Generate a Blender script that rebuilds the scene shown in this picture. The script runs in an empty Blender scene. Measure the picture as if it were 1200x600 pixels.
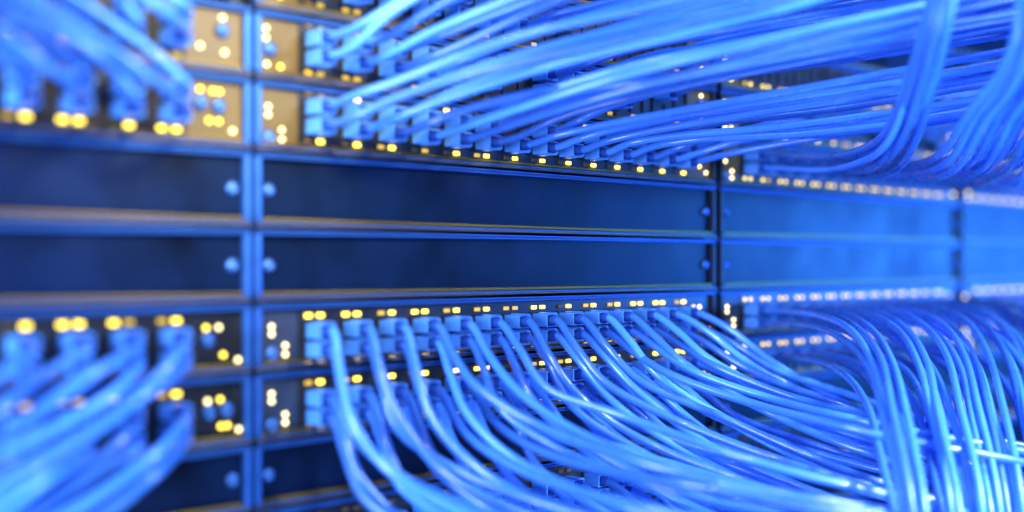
import bpy, bmesh, math, random
from mathutils import Vector, Matrix

random.seed(11)
scene = bpy.context.scene
COL = scene.collection
R = math.radians

# ------------------------------------------------------------------ camera
F, ZC = 1421.0, 1.2                      # focal length in photo pixels, eye height
CAM = Vector((-0.409, -0.630, ZC))
S = math.sqrt(0.5)
RIGHT, FWD, UP = Vector((S, -S, 0)), Vector((S, S, 0)), Vector((0, 0, 1))


def at(px, py, Z):
    """world point at depth Z (metres from the eye)"""
    return CAM + RIGHT * ((px - 600) / F * Z) + FWD * Z + UP * ((308 - py) / F * Z)


def proj(p):
    d = p - CAM
    Z = d.dot(FWD)
    return 600 + F * d.dot(RIGHT) / Z, 308 - F * d.z / Z, Z


cd = bpy.data.cameras.new("camera")
cam = bpy.data.objects.new("camera", cd)
COL.objects.link(cam)
cam.location = CAM
cam.rotation_euler = (R(90), 0, R(-45))
cd.sensor_width = 36
cd.lens = F / 1200 * 36
cd.shift_y = 8 / 1200
cd.clip_start, cd.clip_end = 0.01, 50
cd.dof.use_dof = True
cd.dof.focus_distance = 0.92
cd.dof.aperture_fstop = (cd.lens / 1000) / 0.026
scene.camera = cam

# ------------------------------------------------------------------ materials


def new_mat(name):
    m = bpy.data.materials.new(name)
    m.use_nodes = True
    return m, m.node_tree.nodes, m.node_tree.links, m.node_tree.nodes["Principled BSDF"]


def surface(name, col, rough, metal=0.0, var=0.25, scale=40.0, stretch=(1, 1, 1), per_object=0.0,
            bump=0.0, spec=0.5, coat=0.0):
    m, n, l, b = new_mat(name)
    tc = n.new("ShaderNodeTexCoord")
    mp = n.new("ShaderNodeMapping")
    mp.inputs["Scale"].default_value = stretch
    l.new(tc.outputs["Object"], mp.inputs["Vector"])
    nz = n.new("ShaderNodeTexNoise")
    nz.inputs["Scale"].default_value = scale
    nz.inputs["Detail"].default_value = 5
    l.new(mp.outputs[0], nz.inputs["Vector"])
    rmp = n.new("ShaderNodeMapRange")
    rmp.inputs["From Min"].default_value, rmp.inputs["From Max"].default_value = 0.3, 0.7
    rmp.inputs["To Min"].default_value, rmp.inputs["To Max"].default_value = 1 - var, 1 + var
    l.new(nz.outputs["Fac"], rmp.inputs["Value"])
    val = rmp.outputs[0]
    if per_object:
        oi = n.new("ShaderNodeObjectInfo")
        r2 = n.new("ShaderNodeMapRange")
        r2.inputs["To Min"].default_value, r2.inputs["To Max"].default_value = 1 - per_object, 1 + per_object
        l.new(oi.outputs["Random"], r2.inputs["Value"])
        mu = n.new("ShaderNodeMath")
        mu.operation = 'MULTIPLY'
        l.new(val, mu.inputs[0])
        l.new(r2.outputs[0], mu.inputs[1])
        val = mu.outputs[0]
    vm = n.new("ShaderNodeVectorMath")
    vm.operation = 'SCALE'
    vm.inputs[0].default_value = col
    l.new(val, vm.inputs["Scale"])
    l.new(vm.outputs[0], b.inputs["Base Color"])
    b.inputs["Metallic"].default_value = metal
    b.inputs["Specular IOR Level"].default_value = spec
    b.inputs["Coat Weight"].default_value = coat
    rr = n.new("ShaderNodeMapRange")
    rr.inputs["To Min"].default_value, rr.inputs["To Max"].default_value = max(.05, rough - .12), rough + .12
    l.new(nz.outputs["Fac"], rr.inputs["Value"])
    l.new(rr.outputs[0], b.inputs["Roughness"])
    if bump:
        bp = n.new("ShaderNodeBump")
        bp.inputs["Strength"].default_value = bump
        bp.inputs["Distance"].default_value = 0.0006
        l.new(nz.outputs["Fac"], bp.inputs["Height"])
        l.new(bp.outputs[0], b.inputs["Normal"])
    return m


def glow(name, col, strength):
    m, n, l, b = new_mat(name)
    b.inputs["Base Color"].default_value = (*[c * .4 for c in col], 1)
    b.inputs["Emission Color"].default_value = (*col, 1)
    b.inputs["Emission Strength"].default_value = strength
    return m


M = {
    'jacket': surface('cable_jacket', (.060, .245, .88), .28, var=.10, scale=30, per_object=.38, coat=.55),
    'plug': surface('plug_plastic', (.085, .32, .88), .34, var=.14, scale=60, per_object=.12),
    'boot': surface('boot_rubber', (.012, .07, .36), .55, var=.15),
    'face': surface('painted_panel', (.0008, .0065, .030), .40, var=.75, scale=15, stretch=(1, 1, .8), bump=.35, spec=.16),
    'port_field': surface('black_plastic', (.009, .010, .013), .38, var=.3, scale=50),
    'plate': surface('warm_glow_plate', (.095, .066, .012), .45, var=.16, scale=35),  # warm glow on the upper plates put into their base colour
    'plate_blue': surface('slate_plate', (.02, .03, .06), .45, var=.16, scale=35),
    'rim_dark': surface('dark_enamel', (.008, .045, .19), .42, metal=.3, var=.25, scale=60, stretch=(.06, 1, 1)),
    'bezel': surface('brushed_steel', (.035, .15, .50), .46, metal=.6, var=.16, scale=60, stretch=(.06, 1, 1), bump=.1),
    'glint': surface('glint_gold', (.26, .155, .012), .38, metal=.9, var=.22, scale=50, stretch=(.1, 1, 1)),  # gold glint of warm light given as a metal colour
    'screw': surface('zinc', (.05, .15, .42), .35, metal=.7, var=.1),
    'black': surface('socket_black', (.008, .009, .012), .5, var=.2),
    'post': surface('rack_steel', (.010, .016, .03), .45, metal=.4, var=.2),
    'amber': glow('amber_lamp', (1, .72, .065), 5.0),
    'cream': glow('cream_lamp', (1, .82, .36), 4.5),
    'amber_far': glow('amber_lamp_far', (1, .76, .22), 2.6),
    'amber_dim': glow('amber_lamp_dim', (1, .62, .06), .75),
    'lamp_off': surface('unlit_lamp', (.10, .07, .02), .3, var=.1),
}

# ------------------------------------------------------------------ mesh helpers


def link(name, me, mat, parent=None, loc=None):
    if mat and not me.materials:
        me.materials.append(mat)
    o = bpy.data.objects.new(name, me)
    COL.objects.link(o)
    if parent:
        o.parent = parent
    if loc is not None:
        o.location = loc
    return o


def thing(name, label, cat, loc=(0, 0, 0), group=None):
    o = bpy.data.objects.new(name, None)
    o.empty_display_size = .01
    COL.objects.link(o)
    o.location = loc
    o['label'], o['category'] = label, cat
    if group:
        o['group'] = group
    return o


def finish(bm, name, smooth=False):
    me = bpy.data.meshes.new(name)
    bmesh.ops.recalc_face_normals(bm, faces=bm.faces)
    bm.to_mesh(me)
    bm.free()
    if smooth:
        for p in me.polygons:
            p.use_smooth = True
    return me


def add_box(bm, x0, x1, y0, y1, z0, z1, bevel=0.0, seg=2):
    r = bmesh.ops.create_cube(bm, size=1)
    vs = r['verts']
    bmesh.ops.scale(bm, vec=(x1 - x0, y1 - y0, z1 - z0), verts=vs)
    bmesh.ops.translate(bm, vec=((x0 + x1) / 2, (y0 + y1) / 2, (z0 + z1) / 2), verts=vs)
    if bevel:
        es = list({e for v in vs for e in v.link_edges})
        bmesh.ops.bevel(bm, geom=es, offset=bevel, segments=seg, profile=.6, affect='EDGES')


def box_mesh(name, *a, **k):
    bm = bmesh.new()
    add_box(bm, *a, **k)
    return finish(bm, name)


def catmull(pts, per=9):
    P = [pts[0] * 2 - pts[1]] + pts + [pts[-1] * 2 - pts[-2]]
    out = []
    for i in range(1, len(P) - 2):
        p0, p1, p2, p3 = P[i - 1], P[i], P[i + 1], P[i + 2]
        t0 = 0.0
        t1 = t0 + max(1e-5, (p1 - p0).length) ** .5
        t2 = t1 + max(1e-5, (p2 - p1).length) ** .5
        t3 = t2 + max(1e-5, (p3 - p2).length) ** .5
        for s in range(per):
            t = t1 + (t2 - t1) * s / per
            a1 = p0 * ((t1 - t) / (t1 - t0)) + p1 * ((t - t0) / (t1 - t0))
            a2 = p1 * ((t2 - t) / (t2 - t1)) + p2 * ((t - t1) / (t2 - t1))
            a3 = p2 * ((t3 - t) / (t3 - t2)) + p3 * ((t - t2) / (t3 - t2))
            b1 = a1 * ((t2 - t) / (t2 - t0)) + a2 * ((t - t0) / (t2 - t0))
            b2 = a2 * ((t3 - t) / (t3 - t1)) + a3 * ((t - t1) / (t3 - t1))
            out.append(b1 * ((t2 - t) / (t2 - t1)) + b2 * ((t - t1) / (t2 - t1)))
    out.append(pts[-1])
    return out


def tube_mesh(name, pts, r, sides=10):
    vs, fs = [], []
    T = [(pts[min(i + 1, len(pts) - 1)] - pts[max(i - 1, 0)]).normalized() for i in range(len(pts))]
    n = T[0].orthogonal().normalized()
    for i, p in enumerate(pts):
        n = (n - T[i] * n.dot(T[i])).normalized()
        b = T[i].cross(n)
        for k in range(sides):
            a = 2 * math.pi * k / sides
            vs.append(p + n * (math.cos(a) * r) + b * (math.sin(a) * r))
        if i:
            o = (i - 1) * sides
            for k in range(sides):
                k2 = (k + 1) % sides
                fs.append((o + k, o + k2, o + sides + k2, o + sides + k))
    fs.append(tuple(range(sides - 1, -1, -1)))
    fs.append(tuple(range(len(vs) - sides, len(vs))))
    me = bpy.data.meshes.new(name)
    me.from_pydata(vs, [], fs)
    for p in me.polygons:
        p.use_smooth = len(p.vertices) == 4
    return me


# ------------------------------------------------------------------ shared part meshes
# everything faces -Y, the origin on the front of the panel

def plug_mesh():
    """hollow connector housing, open towards the cord"""
    bm = bmesh.new()
    w, h, L = .0063, .0048, .0150
    add_box(bm, -w, w, -L, .004, -h, h)
    bm.faces.ensure_lookup_table()
    front = min(bm.faces, key=lambda f: f.calc_center_median().y)
    bmesh.ops.inset_region(bm, faces=[front], thickness=.0011)
    r = bmesh.ops.extrude_face_region(bm, geom=[front])
    vs = [g for g in r['geom'] if isinstance(g, bmesh.types.BMVert)]
    bmesh.ops.translate(bm, vec=(0, .008, 0), verts=vs)
    bmesh.ops.delete(bm, geom=[front], context='FACES')
    es = [e for e in bm.edges if e.is_manifold and e.calc_face_angle(0) > 1 and
          abs(e.verts[0].co.x) > w - 1e-5 and abs(e.verts[1].co.x) > w - 1e-5]
    bmesh.ops.bevel(bm, geom=es, offset=.0007, segments=2, profile=.6, affect='EDGES')
    return finish(bm, 'plug')


def latch_mesh():
    bm = bmesh.new()
    add_box(bm, -.0028, .0028, -.0170, -.003, .0050, .0058, bevel=.0003)
    add_box(bm, -.0016, .0016, -.009, -.003, .0044, .0051)
    return finish(bm, 'latch')


def boot_mesh():
    bm = bmesh.new()
    rings = [(-.0065, .0036), (-.011, .0036), (-.0160, .0035), (-.0195, .0033), (-.020, .0030)]
    prev = None
    for y, r in rings:
        vs = [bm.verts.new((math.cos(a) * r, y, math.sin(a) * r)) for a in [2 * math.pi * k / 14 for k in range(14)]]
        if prev:
            for k in range(14):
                bm.faces.new((prev[k], prev[(k + 1) % 14], vs[(k + 1) % 14], vs[k]))
        prev = vs
    return finish(bm, 'boot', True)


def screw_mesh(r=.0044):
    bm = bmesh.new()
    prof = [(0, r), (-.0012, r), (-.0024, r * .86), (-.0034, r * .55), (-.0037, r * .3)]
    prev, N = None, 20
    for y, q in prof:
        vs = [bm.verts.new((math.cos(2 * math.pi * k / N) * q, y, math.sin(2 * math.pi * k / N) * q)) for k in range(N)]
        if prev:
            for k in range(N):
                bm.faces.new((prev[k], prev[(k + 1) % N], vs[(k + 1) % N], vs[k]))
        prev = vs
    c = [bm.verts.new((v.co.x * .8, -.0022, v.co.z * .8)) for v in prev]       # drive recess
    for k in range(N):
        bm.faces.new((prev[k], prev[(k + 1) % N], c[(k + 1) % N], c[k]))
    bm.faces.new(c)
    return finish(bm, 'screw', True)


def port_mesh():
    """socket frame standing a little proud, with its opening"""
    bm = bmesh.new()
    add_box(bm, -.0086, .0086, -.0014, .001, -.0060, .0060)
    front = min(bm.faces, key=lambda f: f.calc_center_median().y)
    bmesh.ops.inset_region(bm, faces=[front], thickness=.0016)
    r = bmesh.ops.extrude_face_region(bm, geom=[front])
    vs = [g for g in r['geom'] if isinstance(g, bmesh.types.BMVert)]
    bmesh.ops.translate(bm, vec=(0, .0020, 0), verts=vs)
    bmesh.ops.delete(bm, geom=[front], context='FACES')
    return finish(bm, 'port')


ME = {'plug': plug_mesh(), 'latch': latch_mesh(), 'boot': boot_mesh(), 'screw': screw_mesh(), 'knob': screw_mesh(.0047),
      'port': port_mesh()}
for k, mk in (('plug', 'plug'), ('latch', 'plug'), ('boot', 'boot'), ('screw', 'screw'), ('knob', 'screw'), ('port', 'black')):
    ME[k].materials.append(M[mk])


def lamp_meshes():
    d = {}
    for k in ('amber', 'amber_dim', 'amber_far', 'lamp_off'):
        me = box_mesh('light', -.0024, .0024, -.0010, .0006, -.0013, .0013, bevel=.0003, seg=1)
        me.materials.append(M[k])
        d[k] = me
    for k, mk in (('round', 'cream'), ('round_amber', 'amber'), ('round_dim', 'amber_dim'), ('round_far', 'amber_far')):
        bm = bmesh.new()
        bmesh.ops.create_uvsphere(bm, u_segments=12, v_segments=8, radius=.0016)
        me = finish(bm, 'round_light', True)
        me.materials.append(M[mk])
        d[k] = me
    return d


LAMP = lamp_meshes()

# ------------------------------------------------------------------ rows and bays
P = .4826                                   # bay width
EDGE = [-332, -247, -162, -77, 8, 91, 176, 267, 355, 437, 520, 600, 685, 770, 855, 940]


def zrow(y):
    return ZC + (308 - y) / 1933.0


ROW = {n: (zrow(EDGE[i]), zrow(EDGE[i + 1])) for i, n in enumerate(
    ['T4', 'T3', 'T2', 'T1', 'A', 'B', 'K1', 'K2', 'C', 'D', 'K3', 'E', 'F', 'G', 'H'])}
BAY = {0: 'leftmost bay', 1: 'wide near bay', 2: 'hazy far bay', 3: 'farthest bay'}
FACE_Y = .0045                               # the face sits back from its raised rim


def port_x(k):
    return .0455 + .0293 * k


def dims(row):
    zt, zb = ROW[row]
    return zt - .0006, zb + .0006


def frame_parts(t, W, H, bay):
    """chassis, face, rim and trim shared by every rack unit; origin: left end, top"""
    link('chassis', box_mesh('chassis', .012, W - .012, FACE_Y + .004, .30, -H + .0015, -.0015), M['post'], t)
    link('faceplate', box_mesh('faceplate', .002, W - .002, FACE_Y, FACE_Y + .0035, -H + .001, -.001), M['face'], t)
    bm = bmesh.new()
    e = .0042
    add_box(bm, .0008, W - .0008, .0006, FACE_Y + .003, -.0034, -.0003, bevel=.0006)
    add_box(bm, .0008, W - .0008, .0004, FACE_Y + .003, -H + .0003, -H + .0034, bevel=.0006)
    link('rim', finish(bm, 'rim'), M['rim_dark'], t)
    bm = bmesh.new()                          # thin lips along the rim, in a brighter colour
    add_box(bm, .0008, W - .0008, -.0008, .0010, -.0011, -.0004, bevel=.0002)
    add_box(bm, .0008, W - .0008, -.0002, .0012, -.0032, -.0027, bevel=.0002)
    add_box(bm, .0008, W - .0008, -.0006, .0010, -H + .0021, -H + .0027, bevel=.0002)
    link('edge_lip', finish(bm, 'edge_lip'), M['bezel'], t)
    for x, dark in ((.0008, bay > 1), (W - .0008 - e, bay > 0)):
        link('end_rim', box_mesh('end_rim', x, x + e, .0003, FACE_Y + .0027, -H + .0036, -.0036, bevel=.0008), M['post' if dark else 'bezel'], t)  # darker end rims stand in colour for the dark gap at the seam
    bm = bmesh.new()  # added strips, coloured to imitate warm light glinting off the lower lip
    add_box(bm, .006, W - .006, .0006, FACE_Y + .001, -H + .0036, -H + .0056, bevel=.0005)
    add_box(bm, .0008, W - .0008, -.0008, -.0001, -H + .0007, -H + .0016, bevel=.0002)
    link('glint_strip', finish(bm, 'glint_strip'), M['glint'], t)


SIDE_R = {                                   # lights and knobs beside the far end of a switch: (from end, from top, kind)
    'A': [(.019, .0085, 'round'), (.034, .027, 'round'), (.0175, .029, 'round')],
    'B': [(.034, .0095, 'round_amber'), (.0255, .0098, 'round_amber'), (.021, .0098, 'round_amber'), (.028, .0275, 'round_amber'),
          (.0215, .0275, 'round_amber'), (.012, .0325, 'round')],
    'C': [(.030, .0135, 'round_amber'), (.0215, .0135, 'round'), (.0185, .030, 'round_amber'), (.0083, .0335, 'round')],
    'D': [(.029, .0145, 'round'), (.0205, .014, 'round_amber'), (.020, .030, 'round_amber'), (.0155, .030, 'round_amber'),
          (.0078, .033, 'round')],
}
KNOB_R = {'A': [(.0195, .016)], 'B': [(.034, .0175), (.022, .0185)], 'C': [(.0295, .0205)], 'D': [(.0285, .0210), (.0165, .0205)]}
SIDE_L = {
    'A': [(.0100, .0105, 'round'), (.0100, .0165, 'round'), (.0105, .0325, 'round'), (.0205, .033, 'round_amber')],
    'B': [(.0115, .0155, 'round'), (.0115, .0205, 'round'), (.0215, .029, 'round'), (.0215, .0350, 'round')],
    'C': [(.0140, .0145, 'round'), (.0140, .0190, 'round'), (.0240, .0265, 'round'), (.0240, .0320, 'round')],
    'D': [(.0140, .0135, 'round'), (.0140, .0180, 'round'), (.0240, .0270, 'round'), (.0240, .0320, 'round')],
}
KNOB_L = {'A': [(.0125, .023)], 'B': [(.0115, .0345)], 'C': [(.0140, .0310)], 'D': [(.0140, .0325)]}
LED_LOW, PLUG_LOW = (.0085, .0372), (.0180, .0298)        # switches below the blank panels
LED_UP, PLUG_UP = (.0052, .0345), (.0135, .0257)           # switches above them hang a little higher
UPPER = ('T1', 'A', 'B')


def switch(bay, row, label):
    zt, zb = dims(row)
    W, H = P - (.0016 if bay == 0 else .0060), zt - zb
    t = thing('network_switch', label, 'network switch', ((bay - 1) * P + .0008, 0, zt), 'rack switches with amber port lights')
    frame_parts(t, W, H, bay)
    x0, x1 = port_x(0) - .0115, port_x(13) + .0115
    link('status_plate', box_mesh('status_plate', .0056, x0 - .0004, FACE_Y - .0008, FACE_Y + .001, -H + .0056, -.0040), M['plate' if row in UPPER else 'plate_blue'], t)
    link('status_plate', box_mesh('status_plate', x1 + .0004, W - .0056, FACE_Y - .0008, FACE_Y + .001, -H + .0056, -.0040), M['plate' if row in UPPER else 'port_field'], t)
    link('port_field', box_mesh('port_field', x0, x1, FACE_Y - .0014, FACE_Y + .001, -H + .0054, -.0038), M['port_field'], t)
    fy = FACE_Y - .0014
    LED_DZ, PLUG_DZ = (LED_UP, PLUG_UP) if row in UPPER else (LED_LOW, PLUG_LOW)
    key = row if row in SIDE_R else {'T1': 'A', 'E': 'C'}.get(row, 'C')
    for (dx, dz, kd) in SIDE_L[key]:
        link('status_light', LAMP[kd], None, t, (dx, FACE_Y - .0010, -dz))
    for (dx, dz, kd) in SIDE_R[key]:
        link('status_light', LAMP[kd], None, t, (W - dx, FACE_Y - .0010, -dz))
    for (dx, dz) in KNOB_L[key]:
        link('screw', ME['knob'], None, t, (dx, FACE_Y - .0008, -dz))
    for (dx, dz) in KNOB_R[key]:
        link('screw', ME['knob'], None, t, (W - dx, FACE_Y - .0008, -dz))
    rng = random.Random(bay * 31 + EDGE.index(EDGE[list(ROW).index(row)]) + 5)
    k0 = 9 if bay == 0 else 0
    for k in range(k0, 14 if bay < 3 else 7):
        x = port_x(k)
        for q in (0, 1):
            link('port', ME['port'], None, t, (x, fy, -PLUG_DZ[q]))
            for s in (-1, 1):
                if row in ('A', 'T1', 'E', 'F') and q == 0:
                    kd = 'lamp_off'
                elif row == 'B' and q == 0:
                    kd = 'lamp_off' if bay == 0 or rng.random() < .88 else 'amber'
                elif s > 0:
                    kd = 'amber' if rng.random() < .93 else 'amber_dim'
                else:
                    kd = rng.choice(['amber_dim', 'lamp_off', 'amber_dim', 'amber'])
                    if row == 'C' and q == 0 and k in (0, 1, 11, 12):
                        kd = 'amber'
                    if row == 'B' and q == 1 and bay == 1:
                        kd = 'amber_dim' if k in (2, 5) else 'lamp_off'
                    if bay >= 2 and q == (1 if row == 'B' else 0):
                        kd = 'amber'
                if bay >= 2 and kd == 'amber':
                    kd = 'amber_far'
                if kd == 'amber' and row in ('A', 'T1') and bay == 1:
                    kd = 'lamp_off' if k > 1 else 'amber_dim'
                if kd == 'amber' and row == 'A' and bay == 0:
                    kd = 'lamp_off' if k < 13 else 'amber_dim'
                if bay == 0 and q == 1 and row in 'CD' and k < 13:
                    kd = 'amber_dim'
                if bay == 0 and q == 0 and row == 'D' and k < 13:
                    kd = 'amber_dim'
                if bay == 1 and row == 'C' and q == 1 and s < 0 and k == 0:
                    kd = 'amber'
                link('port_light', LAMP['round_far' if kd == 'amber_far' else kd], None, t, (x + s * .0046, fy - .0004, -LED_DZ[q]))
    return t


def blank(bay, row, label):
    zt, zb = dims(row)
    W, H = P - (.0016 if bay == 0 else .0060), zt - zb
    t = thing('blank_panel', label, 'blank panel', ((bay - 1) * P + .0008, 0, zt), 'blank panels filling empty rack units')
    frame_parts(t, W, H, bay)
    for x in (.0120, W - .0120):
        link('screw', ME['screw'], None, t, (x, FACE_Y + .0002, -H * .5))
    return t


HOW = {'A': 'second port switch above the blank panels', 'B': 'port switch directly above the blank panels',
       'C': 'port switch directly below the two blank panels', 'D': 'second port switch below the two blank panels',
       'T1': 'third port switch above the blank panels', 'E': 'port switch below the lowest blank panel',
       'K1': 'dark blank panel under the upper switches', 'K2': 'dark blank panel on top of the lower switches',
       'K3': 'dark blank panel beneath the second lower switch', 'T2': 'dark blank panel over the top switches',
       'T3': 'highest blank panel behind rising cables', 'F': 'dark blank panel under lowest switch',
       'G': 'lowest blank panel behind falling cables'}
for bay in range(4):
    rows = ['T1', 'A', 'B', 'C', 'D', 'E']
    blanks = ['K1', 'K2', 'K3']
    if bay == 0:
        rows = ['A', 'B', 'C', 'D']
    if bay >= 1:
        blanks = ['T2', 'K1', 'K2', 'K3', 'F']
    if bay >= 2:
        blanks += ['T3', 'G']
    for r in rows:
        switch(bay, r, f"{HOW[r]}, in the {BAY[bay]} of the rack")
    for r in blanks:
        blank(bay, r, f"{HOW[r]}, in the {BAY[bay]}")

for bay in range(4):                          # the steel frame the units are screwed to
    x0 = (bay - 1) * P
    zt, zb = ROW['T4'][0], ROW['H'][1]
    t = thing('server_rack', f"dark steel rack frame with two posts holding the {BAY[bay]} of units", 'server rack', (x0, 0, zb), 'rack frames side by side')
    for x in (.0012, P - .0112):
        link('post', box_mesh('post', x, x + .010, FACE_Y + .0045, .05, 0, zt - zb), M['post'], t)
    link('back_panel', box_mesh('back_panel', .002, P - .002, .305, .315, 0, zt - zb), M['post'], t)

# ------------------------------------------------------------------ patch cables
ORD = ['first', 'second', 'third', 'fourth', 'fifth', 'sixth', 'seventh', 'eighth', 'ninth', 'tenth', 'eleventh', 'twelfth',
       'thirteenth', 'fourteenth']
SW = {'T1': 'third switch above', 'A': 'second switch above', 'B': 'first switch above', 'C': 'first switch below',
      'D': 'second switch below', 'E': 'third switch below'}
BAYW = {0: 'leftmost bay', 1: 'near bay', 2: 'hazy bay', 3: 'farthest bay'}
N_CABLES = 0
slack = random.Random(77)


def cable(bay, row, q, k, way, r=.0028):
    """one patch cable: housing in its port, then the cord through the way points"""
    global N_CABLES
    zt, zb = dims(row)
    PLUG_DZ = PLUG_UP if row in UPPER else PLUG_LOW
    o = Vector(((bay - 1) * P + .0008 + port_x(k), FACE_Y - .0020, zt - PLUG_DZ[q]))
    t = thing('patch_cable',
              f"blue patch cable, {ORD[k]} port, {'upper' if q == 0 else 'lower'} row, {SW[row]} the blanks, {BAYW[bay]}",
              'cable', o, 'blue patch cables in the switches')
    link('plug', ME['plug'], None, t)
    lt = link('latch', ME['latch'], None, t)
    if row in ('B', 'A', 'T1'):
        lt.rotation_euler = (0, math.pi, 0)
    link('boot', ME['boot'], None, t)
    exitp = o + Vector((0, -.0200, 0))
    pts = [o + Vector((0, -.012, 0)), exitp]
    ex, ey, eZ = proj(exitp)
    for (dx, dy, dZ) in way(ex, ey, eZ):
        pts.append(at(ex + dx, ey + dy, max(.30, eZ + dZ)))
    for i in range(3, len(pts) - 1):                 # no two cords hang quite alike
        pts[i] = pts[i] + Vector((slack.gauss(0, .0013 if bay < 2 else .0006), slack.gauss(0, .0013 if bay < 2 else .0006), slack.gauss(0, .0018 if bay < 2 else .0008)))
    pts = catmull(pts)
    me = tube_mesh('cord', [p - o for p in pts], r)
    link('cord', me, M['jacket'], t)
    N_CABLES += 1


def lerp(a, b, t):
    return a + (b - a) * t


def J(rng, s):
    return rng.uniform(-s, s)


def way_low_mid(k, j, rng):
    """falls from the port, then swings out to the front and away"""
    u = k / 13
    g = BUNCH[(k // 3 + j * 2) % len(BUNCH)]
    s = 1 - .06 * j + J(rng, .06) + g[0] * .10
    jx, jy, jz = J(rng, 8) + g[1] * 16, J(rng, 5) + g[2] * 15, J(rng, .010) + g[0] * .022

    def f(ex, ey, eZ):
        return [(lerp(10, 34, u) + jx * .15, (lerp(44, 17, u)) * s, -.014),
                (lerp(26, 80, u) + jx * .4, (lerp(100, 46, u)) * s + jy * .3, -.026 + jz * .3),
                (lerp(84, 190, u) + jx, (lerp(160, 92, u)) * s + jy, -.035 + jz),
                (lerp(270, 320, u) + jx, (lerp(236, 136, u)) * s + jy * 1.6, -.075 + jz * 1.6),
                (560, lerp(300, 205, u) * s + jy * 2, -.04 + jz * 2),
                (860, lerp(400, 330, u) * s + jy * 2.4, .08 + jz * 2)]
    return f


def way_up_mid(k, j, rng):
    u = k / 13
    g = BUNCH[(k // 3 + j * 3 + 4) % len(BUNCH)]
    s = 1 + J(rng, .12) + g[0] * .2
    lift = max(0, 1 - k / 8) * (.55 if j < 2 else 1.2 if j < 4 else 1.7)
    jx, jy, jz = J(rng, 9) + g[1] * 14, J(rng, 4) + g[2] * 18, J(rng, .010) + g[0] * .02

    def f(ex, ey, eZ):
        return [(24 + jx * .1, -9 * s, -.012),
                (76 + jx * .4, -24 * s * (1 + lift * .6) + jy * .3, -.022 + jz * .4),
                (210 + jx, lerp(-52, -42, u) * s * (1 + lift) + jy, -.035 + jz),
                (460 + jx, lerp(-94, -86, u) * s * (1 + lift) + jy * 1.7, -.03 + jz * 1.5),
                (900, lerp(-170, -160, u) * s * (1 + lift) + jy * 2.5, .08 + jz * 2)]
    return f


def way_left(sign, rng):
    jx, jy, jz = J(rng, 14), J(rng, 10), J(rng, .02)

    def f(ex, ey, eZ):
        return [(-4, sign * 9, -.022), (-44 + jx, sign * 40 + jy * .5, -.045 + jz), (-130 + jx, sign * 98 + jy, -.075 + jz),
                (-330, sign * 200 + jy * 2, -.13 + jz)]
    return f


def way_far_low(k, q, rng):
    """out over the front in an arc, then straight down in loose strands"""
    b = min(4, (k + q) // 3)
    xb = 1046 + 54 * b + 13 * (k % 3) + J(rng, 7)
    jy = J(rng, 8) + 6 * (b % 2)

    def f(ex, ey, eZ):
        d = max(60, xb - ex)
        zt = (.72 + .03 * b + J(rng, .015)) - eZ
        return [(d * .36, 4 + jy * .2, zt * .22), (d * .66, 24 + jy * .5, zt * .46), (d * .84, 60 + jy * .8, zt * .64),
                (d * .95, 116 + jy, zt * .80), (d + 12, 205 + jy, zt * .93), (d + 26, 330, zt * 1.02)]
    return f


def way_far_up(k, q, rng):
    first = k < 5
    xt = (1082 + 5 * k + 5 * q if first else 1150 + 14 * (k - 5) + 8 * q) + J(rng, 6)
    jy = J(rng, 7)

    def f(ex, ey, eZ):
        d = max(50, xt - ex)
        zt = (.72 if first else .70) + J(rng, .02) - eZ
        up = 1 if first else .8
        return [(d * .34, 2 + jy * .2, zt * .22), (d * .58, -6 + jy * .4, zt * .46), (d * .74, -30 * up + jy, zt * .66),
                (d * .87, -80 * up + jy, zt * .82), (d + (8 if first else 34), -190 * up, zt), (d + 40, -400, zt * 1.1)]
    return f


BUNCH = [(.3, -.6, .8), (-.8, .9, -.5), (.9, .2, -1), (-.2, -1, .3), (.6, .7, 1), (-1, -.2, -.8), (.1, 1, .1)]
rng = random.Random(4)
for j, (row, q) in enumerate([('C', 0), ('C', 1), ('D', 0), ('D', 1), ('E', 0), ('E', 1)]):
    for k in range(14):
        cable(1, row, q, k, way_low_mid(k, j, rng), r=.0030)
for j, (row, q) in enumerate([('B', 1), ('B', 0), ('A', 1), ('A', 0), ('T1', 1), ('T1', 0)]):
    for k in range(14):
        if row in ('T1', 'A') and k > 5 and (k * 5 + j * 3) % 7 in (1, 3, 4, 5):
            continue
        if row == 'B' and q == 0 and k > 5 and k % 2 == 0:
            continue
        cable(1, row, q, k, way_up_mid(k, j, rng))
for row, q, sg in [('C', 0, 1), ('C', 1, 1), ('D', 0, 1), ('D', 1, 1), ('B', 1, -1), ('B', 0, -1), ('A', 1, -1), ('A', 0, -1)]:
    for k in range(10, 14):
        cable(0, row, q, k, way_left(sg, rng))
for row, q in [('C', 0), ('C', 1), ('D', 0)]:
    for k in range(0, 14):
        if row == 'D' and k > 9:
            continue
        cable(2, row, q, k, way_far_low(k, q, rng))
for row, q in [('B', 1), ('B', 0)]:
    for k in range(14):
        cable(2, row, q, k, way_far_up(k, q, rng))
for row, q in [('A', 1), ('A', 0)]:
    for k in range(q, 14, 4):
        cable(2, row, q, k, way_up_mid(13 - k // 2, 0, rng))
for k in range(4):
    cable(3, 'C', 0, k, way_far_low(k + 9, 0, rng))
    cable(3, 'B', 1, k, way_far_up(k + 9, 0, rng))
print('cables', N_CABLES)

# ------------------------------------------------------------------ light
w = bpy.data.worlds.new("World")
scene.world = w
w.use_nodes = True
bg = w.node_tree.nodes["Background"]
bg.inputs["Color"].default_value = (.01, .10, .75, 1)
bg.inputs["Strength"].default_value = .09


def aim(o, target):
    o.rotation_euler = (Vector(target) - o.location).to_track_quat('-Z', 'Y').to_euler()


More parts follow.
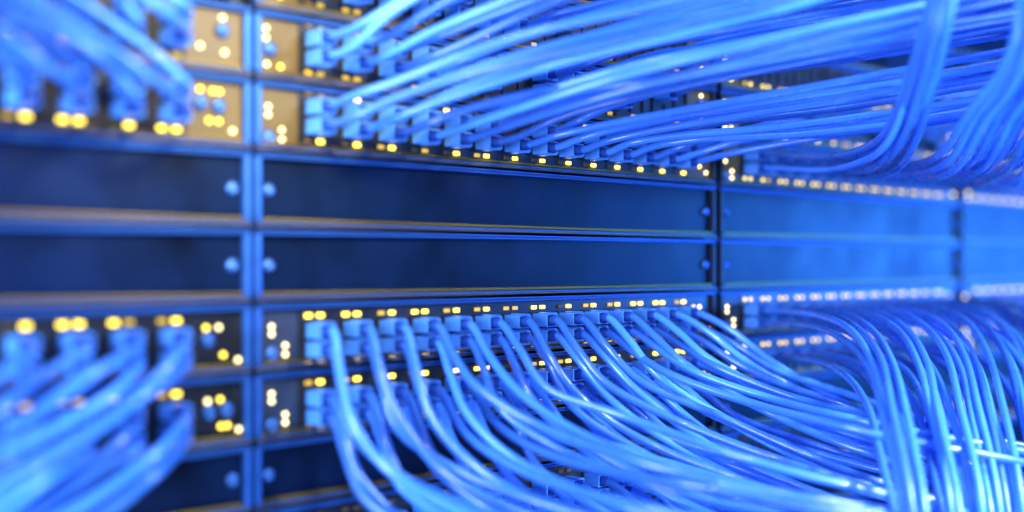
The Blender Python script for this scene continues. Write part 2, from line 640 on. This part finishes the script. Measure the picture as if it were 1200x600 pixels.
def area(name, loc, target, sx, sy, col, power):
    d = bpy.data.lights.new(name, 'AREA')
    d.shape, d.size, d.size_y, d.color, d.energy = 'RECTANGLE', sx, sy, col, power
    o = bpy.data.objects.new(name, d)
    COL.objects.link(o)
    o.location = loc
    aim(o, target)
    return o


BLUE = (.34, .62, 1.0)
area('aisle_light', (-.80, -.40, ZC + .02), (.3, -.02, ZC), .35, .5, (.54, .68, 1), 20)
area('top_fill', (.30, -.62, ZC + .95), (.40, -.08, ZC), .8, .25, BLUE, 12)  # unseen fill lamp added above for soft light on the cables
area('bottom_fill', (.35, -.62, ZC - .90), (.45, -.08, ZC - .05), .8, .25, BLUE, 16)  # unseen fill lamp added below to brighten plug undersides
area('far_light', (2.05, -.78, ZC + .01), (1.0, 0, ZC), .75, .22, (.03, .21, 1), 36)  # unseen lamp added to brighten the far panels in place of haze
area('side_light', (.80, -1.05, ZC + .62), at(1120, 470, .78), .25, .25, (.62, .76, 1), 27)  # unseen lamp added to make the far right strands paler
area('near_light', (-.60, -.72, ZC + .42), (-.10, -.12, ZC - .10), .12, .12, (.66, .78, 1), 5.0)  # unseen lamp added beside the camera to lift the near cables

d = bpy.data.lights.new('warm_spot', 'SPOT')
d.color, d.energy, d.spot_size, d.spot_blend, d.shadow_soft_size = (1, .74, .30), 44, R(44), 1.0, .03
ws = bpy.data.objects.new('warm_spot', d)
COL.objects.link(ws)
ws.location = (-.12, -.42, ZC + .36)
aim(ws, (.0, 0, ZC + .14))

d = bpy.data.lights.new('strand_spot', 'SPOT')  # unseen spot added only to brighten the far falling strands
d.color, d.energy, d.spot_size, d.spot_blend, d.shadow_soft_size = (.72, .82, 1), 60, R(25), 1.0, .05
ss = bpy.data.objects.new('strand_spot', d)
COL.objects.link(ss)
ss.location = (.32, -.98, ZC + .12)
aim(ss, at(1135, 520, .78))

# ------------------------------------------------------------------ render
scene.render.engine = 'CYCLES'
scene.cycles.use_denoising = True
scene.cycles.max_bounces = 6
scene.view_settings.view_transform = 'Standard'
scene.view_settings.look = 'None'
scene.view_settings.exposure = 0
scene.view_settings.gamma = 1
